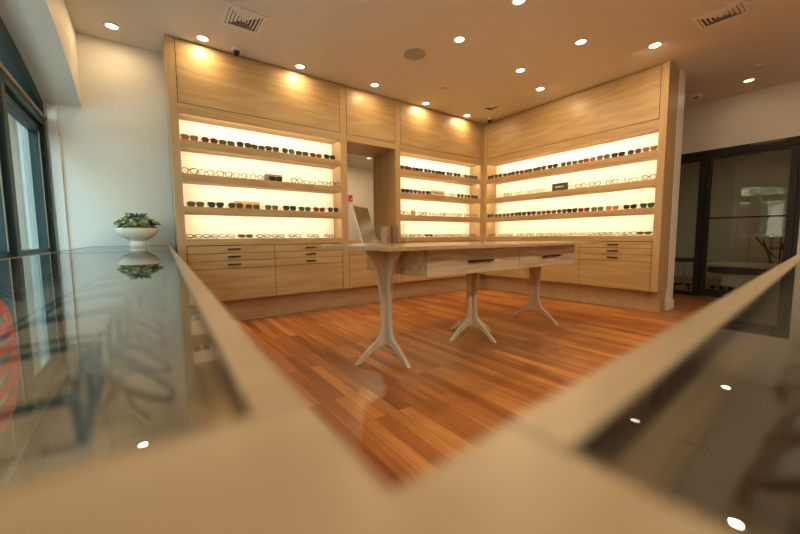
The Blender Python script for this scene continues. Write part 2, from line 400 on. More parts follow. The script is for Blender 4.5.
# ================================================================== WALL CABINETS
ZS = [(2.062, 1.988), (1.704, 1.630), (1.352, 1.276)]      # shelf top / underside
Z_OP, Z_PB, Z_CT = 2.335, 2.437, 1.000
DEP = .265
class Frame:                                                # maps cabinet coords (t along, d depth inwards, z) to the world
    def __init__(s, kind): s.k = kind
    def box(s, mb, t0, t1, d0, d1, z0, z1):
        if s.k == 'A': return mb.box(t0, t1, d0, d1, z0, z1)
        return mb.box(d0, d1, t0, t1, z0, z1)
def cabinet(fr, t0, t1, p0, p1, label, cols, loc, pl_ext=0):
    """t0..t1 clear opening, p0/p1 outer ends of the posts"""
    g = 'cab_x' if fr.k == 'A' else 'cab_y'
    c = thing('display_cabinet', label, 'cabinet', loc)
    def part(name, mat, *b, bevel=.0015, parent=None):
        mb = MB()
        for q in b: fr.box(mb, *q)
        return mb.build(name, mat, parent or c, bevel)
    D = .355
    part('side_post', 'cab_z', (p0, t0, 0, D, .275, H-.004)); part('side_post', 'cab_z', (t1, p1, 0, D, .275, H-.004))
    part('header_rail', g, (t0, t1, 0, .30, Z_OP, Z_PB-.004))
    part('reveal', 'gap', (t0, t1, .012, .03, Z_PB-.006, H-.01))
    part('top_panel', g, (t0+.006, t1-.006, 0, .018, Z_PB+.002, H-.012))
    part('back_panel', 'glow', (t0, t1, DEP, DEP+.02, Z_CT, Z_OP))
    part('core', 'cab_z', (t0, t1, DEP+.02, D, .30, Z_OP))
    for (a, b) in ZS: part('shelf', g, (t0, t1, 0.0, DEP, b, a))
    part('shelf', g, (t0, t1, 0, DEP, .925, Z_CT))
    part('drawer_recess', 'gap', (t0, t1, .02, DEP+.01, .285, .924))
    part('bottom_panel', g, (t0, t1, .0, DEP+.02, .275, .284))
    rows = [(.917, .833), (.828, .746), (.741, .656)]
    e = [t0+.004]+cols+[t1-.004]
    for i in range(len(e)-1):
        a, b = e[i]+.003, e[i+1]-.003; mid = (a+b)/2
        for (z1, z0) in rows:
            dr = part('drawer', g, (a, b, 0, .019, z0, z1))
            zc = z0+.045
            part('handle', 'black', (mid-.07, mid+.07, -.022, -.012, zc-.007, zc+.007), (mid-.062, mid-.052, -.012, 0, zc-.005, zc+.005), (mid+.052, mid+.062, -.012, 0, zc-.005, zc+.005), bevel=.001, parent=dr)
        part('cabinet_door', g, (a, b, 0, .019, .287, .650))
    part('plinth', 'kick', (p0, p1+pl_ext, .0993, .30, 0, .275), bevel=0)
    # led tapes under the header and each shelf, hidden behind the front edge
    for k, zt in enumerate([Z_OP]+[b for (a, b) in ZS]):
        part('led_strip', g, (t0+.001, t1-.001, .004, .022, zt-.010, zt), bevel=0)
        part('led_tape', 'led', (t0+.02, t1-.02, .022, .0235, zt-.009, zt-.001), bevel=0)
        L = (t1-t0)-.06
        mid = (t0+t1)/2
        if fr.k == 'A': p = (mid, .034, zt-.008); d = (0, .8, -.6)
        else: p = (.034, mid, zt-.008); d = (.8, 0, -.6)
        lo = arealight('shelf_light', p, P_STRIP*L/1.8*(1.25 if k == 0 else 1), (1.0, .80, .545), L, .012, d, parent=c)
        z = -Vector(d).normalized(); x = Vector((1, 0, 0)) if fr.k == 'A' else Vector((0, 1, 0)); y = z.cross(x)
        lo.rotation_euler = Matrix((x, y, z)).transposed().to_euler()
        lo.visible_camera = True
    return c
FA, FB = Frame('A'), Frame('B')
cabinet(FA, -4.845, -2.965, -4.926, -2.867, 'long illuminated wall cabinet of pale wood left of the pass-through opening', [-3.905], (-3.9, 0, 0))
cabinet(FA, -1.943, -.08, -2.035, -.0005, 'illuminated wall cabinet of pale wood between the pass-through and the room corner', [-1.01], (-1.0, 0, 0), .0993)
cabinet(FB, -2.758, -.08, -2.838, .0, 'illuminated wall cabinet along the right-hand wall with white partition end', [-1.84, -.955], (0, -1.4, 0), .0990)
# pass-through surround
c = thing('pass_through_surround', 'pale wood surround of the open pass-through with one low cupboard door', 'cabinet', (-2.45, 0, 0))
x0, x1 = -2.866, -2.036
Box('header_rail', 'cab_x', x0, x1, 0, .02, 2.342, Z_PB-.004, c, .0015)
Box('reveal', 'gap', x0, x1, .012, .03, Z_PB-.006, H-.01, c)
Box('top_panel', 'cab_x', x0+.006, x1-.006, 0, .018, Z_PB+.002, H-.012, c, .0015)
Box('lintel', 'cab_x', x0, x1, .02, .64, 2.342, 2.435, c, .0015)
Box('jamb', 'cab_z', x1-.004, x1, 0.002, .357, .962, 2.342, c)
Box('jamb', 'cab_z', x1-.004, x1+.07, .357, .64, .962, 2.342, c, .001)
Box('jamb', 'cab_z', x0-.06, x0+.002, .356, .64, .962, 2.342, c, .001)
Box('sill', 'cab_x', x0, x1, 0, .66, .925, .962, c, .0015)
Box('apron_rail', 'cab_x', x0, x1, 0, .02, .757, .925, c, .0015)
Box('cupboard_recess', 'gap', x0, x1, .019, .30, .285, .757, c)
Box('bottom_panel', 'cab_x', x0, x1, 0, .30, .275, .285, c)
Box('cabinet_door', 'cab_x', x0+.004, x1-.004, 0, .018, .288, .752, c, .0015)
Box('plinth', 'kick', x0, x1, .0993, .30, 0, .275, c)

# ================================================================== TABLE
tb = thing('display_table', 'long pale ash table with two front drawers on curved crossing legs', 'table', (-2.55, -2.06, 0))
Box('tabletop', 'ash_top', -3.96, -1.13, -2.60, -1.52, .909, .938, tb, .003)
Box('drawer_case', 'ash_x', -3.52, -1.36, -2.44, -1.58, .695, .909, tb, .002)
for (a, b) in ((-3.518, -2.377), (-2.371, -1.362)):
    d = Box('drawer', 'ash_x', a, b, -2.460, -2.441, .697, .903, tb, .0015)
    mid = -2.935 if a < -3 else -1.86
    MB().box(mid-.155, mid+.155, -2.492, -2.480, .792, .808).box(mid-.14, mid-.125, -2.482, -2.460, .795, .805).box(mid+.125, mid+.14, -2.482, -2.460, .795, .805).build('handle', 'black', d, .002)
outer = [(.205, .909), (.165, .85), (.125, .78), (.095, .70), (.072, .60), (.060, .48), (.056, .36), (.060, .26), (.075, .20), (.115, .155), (.175, .115), (.235, .065), (.305, .0)]
inner = [(.262, .0), (.20, .045), (.14, .080), (.08, .105), (.03, .118), (0, .120)]
def smooth_line(p, k=3):
    out = []
    for i in range(len(p)-1):
        a = p[max(i-1, 0)]; b = p[i]; c2 = p[i+1]; d = p[min(i+2, len(p)-1)]
        for j in range(k):
            t = j/k
            out.append(tuple(.5*((2*b[q])+(-a[q]+c2[q])*t+(2*a[q]-5*b[q]+4*c2[q]-d[q])*t*t+(-a[q]+3*b[q]-3*c2[q]+d[q])*t**3) for q in (0, 1)))
    out.append(p[-1]); return out
def leg(cx, cy, direction, ztop):
    o = [q for q in smooth_line(outer) if q[1] <= ztop]
    if o[0][1] < ztop-1e-4: o = [(o[0][0]+.004, ztop)]+o
    poly = [(0, ztop)]+o+smooth_line(inner)
    h = .015
    s, ax = direction
    if ax == 'x': fn = lambda u, v, w: (cx+s*u, cy+w, v)
    else: fn = lambda u, v, w: (cx+w, cy+s*u, v)
    MB().prism(poly, fn, -h, h).build('leg', 'ash_z', tb, .003)
for cx, zt, dirs in ((-3.62, .909, [(-1, 'x'), (-1, 'y')]), (-2.59, .695, [(-1, 'x'), (1, 'x'), (-1, 'y'), (1, 'y')]), (-1.50, .695, [(1, 'x'), (-1, 'y'), (1, 'y')])):
    for d in dirs: leg(cx, -2.07, d, zt)

# ---- things on the table
mr = thing('tabletop_mirror', 'tilted rectangular tabletop mirror in a thin silver frame', 'mirror', (-3.62, -1.83, .938))
P1 = Vector((-3.735, -1.90, .944)); P2 = Vector((-3.50, -1.76, .944)); ax = (P2-P1).normalized()
nn = Vector((ax.y, -ax.x, 0)); upv = (Vector((0, 0, 1))*.33-nn*.10); hh = upv.length; upv.normalize(); fn3 = ax.cross(upv).normalized()
w = (P2-P1).length
def plate(u, v, d): return P1+ax*u+upv*v+fn3*d
MB().prism([(0, 0), (w, 0), (w, hh), (0, hh)], plate, 0, -.008).build('frame', 'silver', mr, .002)
MB().prism([(.01, .01), (w-.01, .01), (w-.01, hh-.01), (.01, hh-.01)], plate, .002, .0005).build('mirror_glass', 'mirror', mr)
base = [(-.01, -.03), (w+.01, -.03), (w+.01, .10), (-.01, .10)]
MB().prism([(P1+ax*u-nn*v) [:2] for (u, v) in base], FXY, .938, .948).build('base', 'silver', mr, .002)
MB().tube([P1+ax*(w/2)-nn*.09+Vector((0, 0, .0)), plate(w/2, hh*.45, -.008)], .005).build('strut', 'silver', mr)
hd = thing('leaflet_holder', 'clear acrylic holder with upright leaflets beside the tilted mirror', 'holder', (-3.27, -1.62, .938))
x0, x1, y0, y1, z1 = -3.39, -3.13, -1.68, -1.56, 1.13
MB().box(x0, x1, y0, y0+.004, .938, z1).box(x0, x1, y1-.004, y1, .938, z1).box(x0, x0+.004, y0+.004, y1-.004, .938, z1).box(x1-.004, x1, y0+.004, y1-.004, .938, z1).box(x0+.004, x1-.004, y0+.004, y1-.004, .938, .942).build('holder', 'acrylic', hd)
for i, (xx, mm) in enumerate(((-3.345, 'tan'), (-3.30, 'pink'), (-3.255, 'greyl'), (-3.20, 'tan'))):
    o = MB().box(xx-.003, xx+.003, y0+.02, y1-.02, .9425, 1.10+.008*(i % 2)).build('leaflet', mm)
    tag(o, ['tan upright leaflet nearest the mirror in the clear acrylic holder', 'pink upright leaflet in the clear acrylic holder', 'grey upright leaflet in the clear acrylic holder', 'tan upright leaflet farthest from the mirror in the clear holder'][i], 'leaflet', 'leaflets in the acrylic holder')

# ================================================================== GLASS-TOPPED COUNTERS
ZT = .93
lx = lambda y: -5.149+.0368*(y+4.338)         # outer edge of the left arm
ry = lambda x: -4.338+.0432*(x+5.147)         # outer edge of the right arm
XB, YE, YS = -5.642, .452, -4.272
def counter(label, ring_o, ring_i, loc, tray_mat):
    c = thing('display_counter', label, 'counter', loc)
    def inset(P, d):
        cx = sum(p[0] for p in P)/len(P); cy = sum(p[1] for p in P)/len(P)
        return [(p[0]+d*(1 if cx > p[0] else -1), p[1]+d*(1 if cy > p[1] else -1)) for p in P]
    MB().ring(ring_o, ring_i, FXY, ZT-.05, ZT).build('top_frame', 'count', c, .0015)
    gi = inset(ring_i, .002)
    MB().ring(inset(ring_i, .0002), gi, FXY, ZT-.02, ZT-.003).build('gasket', 'black', c)
    MB().prism(gi, FXY, ZT-.009, ZT-.0015).build('glass_top', 'topglass', c)
    MB().ring(inset(ring_o, .001), ring_i, FXY, .12, ZT-.0505).build('side_panel', 'count', c)
    MB().prism(inset(ring_i, .001), FXY, .837, .852).build('tray', tray_mat, c)
    MB().prism(inset(ring_o, .03), FXY, 0, .119).build('plinth', 'kick', c)
    return c
# left arm: two glazed bays share one frame; seam bar at y=-1.9
ro = [(XB, YS), (lx(YS), YS), (lx(YE), YE), (XB, YE)]
ri = [(XB+.018, YS+.0), (lx(YS)-.021, YS+.0), (lx(YE)-.021, YE-.03), (XB+.018, YE-.03)]
ri = [(XB+.008, YS+.001), (lx(YS)-.021, YS+.001), (lx(YE)-.021, YE-.03), (XB+.008, YE-.03)]
cl = counter('long glass-topped wooden display counter under the arched window', ro, ri, (-5.35, -2.0, 0), 'felt')
MB().box(XB+.022, lx(-1.9)-.026, -1.903, -1.897, ZT-.0012, ZT-.0004).build('glass_seam', 'bronze', cl)
XR0, XR1, YBK = -5.090, -1.3, -4.93
ro = [(XR0, YBK), (XR1, YBK), (XR1, ry(XR1)), (XR0, ry(XR0))]
ri = [(XR0+.001, YBK+.025), (XR1-.03, YBK+.025), (XR1-.03, ry(XR1)-.022), (XR0+.001, ry(XR0)-.022)]
crr = counter('glass-topped wooden display counter running right from the near corner', ro, ri, (-3.2, -4.6, 0), 'felt2')
cc = thing('corner_counter', 'solid pale wood corner counter block joining the two glass-topped counters', 'counter', (-5.35, -4.6, 0))
cp = [(XB, YS-.0005), (XB, YBK), (XR0-.0005, YBK), (XR0-.0005, ry(XR0)), (-5.147, -4.338), (lx(YS), YS-.0005)]
MB().prism(cp, FXY, ZT-.05, ZT).build('worktop', 'count', cc, .0015)
MB().prism([(XB+.002, YS-.002), (XB+.002, YBK+.002), (XR0-.004, YBK+.002), (XR0-.004, ry(XR0)-.002), (-5.149, -4.341), (lx(YS)-.002, YS-.002)], FXY, .12, ZT-.0505).build('body', 'count', cc)
MB().prism([(XB+.03, YS-.002), (XB+.03, YBK+.03), (XR0-.004, YBK+.03), (XR0-.004, ry(XR0)-.03), (-5.18, -4.37), (lx(YS)-.03, YS-.002)], FXY, 0, .119).build('plinth', 'kick', cc)

# ================================================================== CEILING FITTINGS
def downlight(x, y, label, power, aim=(0, 0, -1), r=.048, group='recessed ceiling downlights', z=H, gimbal=False, col=WARM):
    t = thing('recessed_downlight', label, 'ceiling light', (x, y, z), group)
    n = 32
    MB().lathe([(r+.020, z-.0005), (r+.020, z-.006), (r+.006, z-.011), (r, z-.006), (r, z-.0005)], (x, y, 0), n).build('trim_ring', 'trimwhite', t, smooth=True)
    MB().lathe([(0, z-.0045), (r-.001, z-.0045), (r-.001, z-.001), (0, z-.001)], (x, y, 0), n).build('lens', 'lens_on', t)
    arealight('lamp_light', (x, y, z-.013), power, col, r*1.9, None, aim, parent=t)
    return t
cab = {'b': (-4.60, -.146, 'first'), 'c': (-3.56, -.150, 'second')}
downlight(-5.347, .13, 'ceiling downlight above the white wall and succulent bowl by the window', P_WASH*.6)
downlight(-4.600, -.146, 'ceiling downlight near the left end of the long wall cabinet', P_WASH)
downlight(-3.560, -.150, 'ceiling downlight near the right end of the long left wall cabinet', P_WASH)
downlight(-2.547, -.240, 'ceiling downlight in front of the panel above the pass-through', P_WASH*.8)
downlight(-1.544, -.140, 'ceiling downlight at the left of the cabinet beside the pass-through', P_WASH)
downlight(-.611, -.140, 'ceiling downlight nearest the corner above the middle cabinet', P_WASH)
downlight(-2.397, -1.687, 'ceiling downlight directly right of the round ceiling speaker', P_DOWN)
downlight(-1.292, -2.415, 'ceiling downlight at upper centre right of the picture', P_DOWN)
downlight(-1.269, -1.651, 'ceiling downlight between the two lamps over the table and the right cabinet', P_DOWN)
downlight(-3.557, -1.678, 'ceiling downlight cut by the top edge left of centre', P_DOWN)
downlight(-2.408, -2.421, 'ceiling downlight at the top edge right of centre', P_DOWN)
downlight(-.565, -1.483, 'wall-washing ceiling downlight before the middle of the right-hand cabinet', P_WASH, (.35, -.15, -1))
downlight(-.565, -2.860, 'wall-washing ceiling downlight near the free end of the right-hand cabinet', P_WASH, (.45, .2, -1))
downlight(1.522, -3.281, 'ceiling downlight in the hall before the black glazed door', P_HALL)
downlight(-1.647, -3.93, 'ceiling downlight mirrored in the right-hand counter glass', P_DOWN*.7)
downlight(-3.9, -5.6, 'unseen added fill lamp over the floor behind the corner counter', P_FILL, col=FILLC)  # this and the next three: unseen lamps added to brighten camera-facing sides
downlight(-1.6, -5.6, 'unseen added fill lamp over the floor behind the right-hand counter', P_FILL, col=FILLC)
downlight(-5.0, -5.3, 'unseen added fill lamp behind the camera at the end of the arched window', P_FILL*.7, col=FILLC)
downlight(-2.8, -5.3, 'unseen added fill lamp between the two lamps behind the counters', P_FILL, col=FILLC)
downlight(-1.840, 1.099, 'small ceiling downlight in the back room seen through the pass-through', 13, z=2.44, r=.028, col=(1, .72, .42))
downlight(3.4, -2.9, 'ceiling downlight inside the exam room behind the glazed door', 5.0, z=2.70)
def vent(cx, cy, hw, hh, label):
    t = thing('ceiling_vent', label, 'vent', (cx, cy, H), 'square ceiling air diffusers')
    sq = lambda a, b: [(cx-a, cy-b), (cx+a, cy-b), (cx+a, cy+b), (cx-a, cy+b)]
    MB().ring(sq(hw, hh), sq(hw-.03, hh-.03), FXY, H-.0005, H-.010).build('frame', 'trimwhite', t, .002)
    MB().box(cx-hw+.03, cx+hw-.03, cy-hh+.03, cy+hh-.03, H-.0005, H-.002).build('duct', 'darkvoid', t)
    k = 4; a = hw-.036; b = hh-.036
    for i in range(k):
        s = 1-i/(k+.6); s2 = s-.145
        mb = MB(); o, q = sq(a*s, b*s), sq(a*s2, b*s2); n = 4
        v = [(*p, H-.004) for p in o]+[(*p, H-.012) for p in q]+[(*p, H-.006) for p in o]+[(*p, H-.014) for p in q]
        fs = []
        for e in range(n):
            j = (e+1) % n; fs += [(e, j, n+j, n+e), (2*n+e, 3*n+e, 3*n+j, 2*n+j), (n+e, n+j, 3*n+j, 3*n+e), (e, 2*n+e, 2*n+j, j)]
        mb.add(v, fs).build('louver', 'trimwhite', t)
    MB().box(cx-a*.13, cx+a*.13, cy-b*.13, cy+b*.13, H-.014, H-.003).build('centre_plate', 'trimwhite', t)
vent(-4.32, -.72, .175, .175, 'square white ceiling diffuser above the long left cabinet')
vent(-.655, -3.42, .145, .185, 'white ceiling diffuser at top right near the hall')
vent(-.57, -.64, .13, .14, 'small ceiling diffuser beside the corner security camera')
o = MB().lathe([(0, H-.0005), (.125, H-.0005), (.125, H-.006), (.115, H-.011), (0, H-.011)], (-2.591, -1.168, 0), 48).build('ceiling_speaker', 'grille', smooth=True)
tag(o, 'round flush ceiling speaker with a tan grille', 'speaker')
def domecam(x, y, label):
    t = thing('security_camera', label, 'camera', (x, y, H), 'dome security cameras')
    MB().lathe([(0, H-.0005), (.055, H-.0005), (.055, H-.022), (.045, H-.03), (0, H-.03)], (x, y, 0), 28).build('base', 'trimwhite', t, smooth=True)
    MB().lathe([(.034, H-.03)]+[(.034*math.cos(a), H-.042-.034*math.sin(a)) for a in [i*PI/16 for i in range(0, 8)]]+[(0, H-.076)], (x, y, 0), 28).build('lens_dome', 'black', t, smooth=True)
domecam(-4.273, -.13, 'white dome security camera on the ceiling above the long left cabinet')
domecam(-.16, -.26, 'white dome security camera in the ceiling corner')
for (x, y, lab) in ((-1.693, -.688, 'small round sprinkler cover on the ceiling before the middle cabinet'), (1.051, -3.449, 'small round sprinkler cover on the hall ceiling at right')):
    o = MB().lathe([(0, H-.0005), (.045, H-.0005), (.045, H-.008), (.040, H-.012), (0, H-.012)], (x, y, 0), 28).build('sprinkler_cover', 'ceil', smooth=True)
    tag(o, lab, 'sprinkler')
t = thing('smoke_detector', 'round grey smoke detector on the hall ceiling behind the partition', 'smoke detector', (1.57, -2.71, H))
MB().lathe([(0, H-.0005), (.075, H-.0005), (.075, H-.02), (.05, H-.03), (0, H-.03)], (1.57, -2.71, 0), 28).build('base', 'trimwhite', t, smooth=True)
MB().lathe([(0, H-.03), (.03, H-.03), (.028, H-.045), (0, H-.045)], (1.57, -2.71, 0), 20).build('sensor', 'greyl', t, smooth=True)
t = thing('ceiling_vent', 'small ceiling vent in the back room behind the pass-through', 'vent', (-2.35, 1.75, 2.44))
MB().box(-2.45, -2.25, 1.66, 1.84, 2.4395, 2.43).build('frame', 'trimwhite', t, .002)
MB().box(-2.43, -2.27, 1.69, 1.71, 2.43, 2.427).box(-2.43, -2.27, 1.74, 1.76, 2.43, 2.427).box(-2.43, -2.27, 1.79, 1.81, 2.43, 2.427).build('slot', 'darkvoid', t)
t = thing('fire_alarm', 'small red fire alarm on the back room wall through the pass-through', 'fire alarm', (-1.76, 2.0, 1.81))
MB().box(-1.80, -1.72, 1.96, 1.9995, 1.74, 1.87).build('housing', 'alarm', t, .006)
MB().box(-1.775, -1.745, 1.953, 1.96, 1.765, 1.80).build('strobe', 'trimwhite', t, .003)

# ================================================================== SUCCULENT BOWL
px_, py_ = -5.262, .16
pt = thing('succulent_bowl', 'white footed ceramic bowl of mixed succulents standing on the glass counter', 'potted plant', (px_, py_, ZT))
z = ZT
prof = [(0, z), (.070, z), (.073, z+.004), (.073, z+.024), (.077, z+.027), (.077, z+.031), (.073, z+.034), (.069, z+.05), (.08, z+.058)]
prof += [(.181*math.sin(a), z+.185-.130*math.cos(a)*1.0) for a in [PI*(.16+.34*i/12) for i in range(13)]]
prof += [(.174, z+.187), (.164, z+.165), (0, z+.155)]
MB().lathe(prof, (px_, py_, 0), 64).build('bowl', 'pot', pt, smooth=True)
MB().lathe([(0, z+.150), (.160, z+.158), (.173, z+.186), (.160, z+.204), (.12, z+.236), (.06, z+.252), (0, z+.256)], (px_, py_, 0), 40).build('soil', 'soil', pt, smooth=True)
def leafmesh(mb, base, d, up, L, Wd, th):
    d = d.normalized(); s = d.cross(up).normalized(); n = s.cross(d).normalized()
    prof = [(0, .45), (.3, .85), (.6, 1), (.85, .6), (1, .02)]
    vs = []
    for (t, w_) in prof:
        c_ = base+d*L*t+n*L*.18*t*t
        vs += [c_-s*Wd*w_/2, c_+n*th*w_*.5, c_+s*Wd*w_/2, c_-n*th*w_*.6]
    fs = []
    for i in range(len(prof)-1):
        for k in range(4): fs.append((i*4+k, i*4+(k+1) % 4, i*4+4+(k+1) % 4, i*4+4+k))
    fs += [(3, 2, 1, 0), (16, 17, 18, 19)]
    mb.add(vs, fs)
def rosette(c_, tilt, r, n, rings, mat, name='rosette', steep=.5, wd=.42, el0=.15):
    mb = MB(); q = Vector((0, 0, 1)).rotation_difference(tilt)
    for k in range(rings):
        el = el0+steep*k
        m_ = max(3, int(n*(1-.18*k)))
        for i in range(m_):
            a = 2*PI*(i+.5*(k % 2))/m_+k*.3
            d = Vector((math.cos(a)*math.cos(el), math.sin(a)*math.cos(el), math.sin(el)))
            d.rotate(q); u = Vector((0, 0, 1)); u.rotate(q)
            leafmesh(mb, c_, d, u+d*.001, r*(1-.17*k), r*wd*(1-.1*k), r*.16)
    mb.build(name, mat, pt, smooth=True)
rng = random.Random(3)
rosette(Vector((px_, py_-.01, z+.262)), Vector((0, -.1, 1)), .125, 12, 5, 'suc3', 'agave', .20, .15, .55)
k = 0
for (rad, cnt, zz) in ((.062, 7, .262), (.102, 10, .254), (.140, 14, .232), (.170, 20, .198)):
    for i in range(cnt):
        a = 2*PI*i/cnt+rng.uniform(-.12, .12)+rad*9; rr = rad+rng.uniform(-.012, .012)
        c_ = Vector((px_+rr*math.cos(a), py_+rr*math.sin(a), z+zz+rng.uniform(-.006, .024)+(.02 if abs(math.cos(a)) > .6 and rad < .2 else 0)))
        tl = Vector((math.cos(a)*rad*3.2, math.sin(a)*rad*3.2, 1)).normalized()
        mt = ['suc1', 'suc2', 'suc1', 'suc4', 'suc2', 'suc1'][(k*5+i) % 6] if k else 'suc2'
        rosette(c_, tl, rng.uniform(.028, .042), rng.choice([7, 8, 9]), 3, mt, 'rosette', .42, .5)
    k += 1

# ================================================================== ROUND SIGN IN THE WINDOW
cy_, cz_, R_ = -2.03, 1.44, .33
sg = thing('window_sign', 'round red sign with horizontal slots hanging in the arched window', 'sign', (-5.80, cy_, cz_))
n = 48
def dshape(r, k=1):
    out = []
    for i in range(n):
        a = 2*PI*i/n; y = math.cos(a); zz = math.sin(a)
        if y > 0: y = y**.8 if y > 0 else y
        out.append((cy_+r*y*(1.0), cz_+r*.97*zz))
    return out
MB().ring(dshape(R_), dshape(R_-.045), FYZ, -5.806, -5.794).build('rim', 'red', sg)
zb = [-.235, -.142, -.047, .047, .142, .235]
for i, q in enumerate(zb):
    hwid = math.sqrt(max(.01, (R_-.03)**2-q*q)); th = .026
    MB().box(-5.805, -5.795, cy_-hwid, cy_+hwid, cz_+q-th, cz_+q+th).build('bar', 'red', sg)
MB().tube([(-5.80, cy_-.15, cz_+.28), (-5.80, cy_-.15, 2.585)], .002, 6).tube([(-5.80, cy_+.15, cz_+.28), (-5.80, cy_+.15, 2.585)], .002, 6).build('hanging_wire', 'silver', sg)

# ================================================================== SHELF PROPS
def carton(x0, x1, y0, y1, z0, z1, mat, name, label, cat='box', lines=None, along='x'):
    t = thing(name, label, cat, ((x0+x1)/2, (y0+y1)/2, z0))
    MB().box(x0, x1, y0, y1, z0, z1).build('carton', mat, t, .003)
    if lines:
        zc = (z0+z1)/2
        if along == 'x': MB().box(x0+.05, x1-.05, y0-.0012, y0, zc-.008, zc+.008).build('printed_line', lines, t)
        else: MB().box(x0-.0012, x0, y0+.05, y1-.05, zc-.008, zc+.008).build('printed_line', lines, t)
zA = [2.062, 1.704, 1.352, 1.0]
carton(-3.93, -3.73, .15, .24, zA[1], zA[1]+.105, 'greybox', 'display_box', 'brown-grey box behind glasses on the second shelf of the long left cabinet')
carton(-4.30, -4.02, .15, .24, zA[2], zA[2]+.10, 'goldbox', 'display_box', 'gold box behind sunglasses on the third shelf of the long left cabinet')
carton(-1.27, -.96, .03, .10, zA[1], zA[1]+.085, 'cream', 'display_sign', 'cream name block on the second shelf of the middle cabinet', 'sign', 'greyl')
t = carton(-.43, -.34, .10, .16, zA[0], zA[0]+.085, 'cream', 'display_box', 'small cream box on the top shelf of the middle cabinet')
t = thing('glass_cup', 'small cream cup on the third shelf of the middle cabinet', 'cup', (-1.62, .09, zA[2]))
MB().lathe([(0, zA[2]), (.035, zA[2]), (.042, zA[2]+.09), (.038, zA[2]+.09), (.031, zA[2]+.006), (0, zA[2]+.006)], (-1.62, .09, 0), 24).build('cup', 'cream', t, smooth=True)
carton(.03, .08, -1.60, -1.36, zA[1], zA[1]+.115, 'darkbox', 'display_sign', 'dark name block with a pale line on the right cabinet second shelf', 'sign', 'cream', 'y')

# ================================================================== EYEWEAR
def lens_mat(name, c, dens):
    mt = bpy.data.materials.new(name); mt.use_nodes = True; t = mt.node_tree; t.nodes.clear()
    o = t.nodes.new('ShaderNodeOutputMaterial'); mx = t.nodes.new('ShaderNodeMixShader'); mx.inputs[0].default_value = dens
    tr = t.nodes.new('ShaderNodeBsdfTransparent'); tr.inputs[0].default_value = (*[min(1, x**.5+.1) for x in c], 1)
    p = t.nodes.new('ShaderNodeBsdfPrincipled'); p.inputs['Base Color'].default_value = (*c, 1); p.inputs['Roughness'].default_value = .08
    t.links.new(tr.outputs[0], mx.inputs[1]); t.links.new(p.outputs[0], mx.inputs[2]); t.links.new(mx.outputs[0], o.inputs[0])
    return mt
FR = {'black': plain('black_acetate', (.012, .011, .012), .25), 'tort': plain('tortoiseshell_acetate', (.03, .010, .005), .35, noise=.4),
      'brown': plain('brown_acetate', (.16, .06, .025), .3), 'red': plain('red_acetate', (.26, .025, .015), .3), 'gold': plain('gold_wire', (.14, .07, .02), .45, .2),
      'crystal': plain('crystal_acetate', (.20, .12, .06), .2), 'olive': plain('olive_acetate', (.11, .085, .035), .3), 'grey': plain('grey_acetate', (.10, .10, .10), .3),
      'pink': plain('pink_acetate', (.62, .18, .13), .3), 'navy': plain('navy_acetate', (.015, .03, .06), .3), 'amber': plain('amber_acetate', (.38, .14, .03), .3),
      'teal': plain('teal_acetate', (.01, .05, .06), .3)}
LN = {'clear': lens_mat('clear_lens', (.9, .88, .82), .07), 'amber': lens_mat('amber_lens', (.42, .15, .04), .7), 'brown': lens_mat('brown_lens', (.13, .06, .03), .75),
      'olive': lens_mat('olive_lens', (.16, .125, .05), .7), 'grey': lens_mat('grey_lens', (.09, .085, .08), .78), 'dark': lens_mat('dark_lens', (.03, .027, .024), .85),
      'red': lens_mat('red_lens', (.22, .045, .025), .72), 'pink': lens_mat('pink_lens', (.62, .22, .16), .6)}
def outline(shape, w, h, n=22):
    out = []
    for i in range(n):
        a = 2*PI*i/n; c_, s_ = math.cos(a), math.sin(a)
        e = {'square': .62, 'round': 1.0, 'way': .72, 'cat': .8, 'avi': .85, 'panto': .92, 'rect': .55}[shape]
        x = math.copysign(abs(c_)**e, c_)*w; y = math.copysign(abs(s_)**e, s_)*h
        if shape == 'way': x *= 1+.2*(y/h); y += .10*h*max(0, x/w)
        if shape == 'cat': x *= 1+.08*(y/h); y += .28*h*max(0, x/w)*max(0, y/h)
        if shape == 'avi': x *= 1+.14*(y/h); y -= .10*h*max(0, x/w) if y < 0 else 0
        if shape == 'panto': x *= 1+.13*(y/h)
        if shape in ('square', 'rect'): x *= 1+.08*(y/h)
        out.append((x, y))
    return out
PROTO = {}
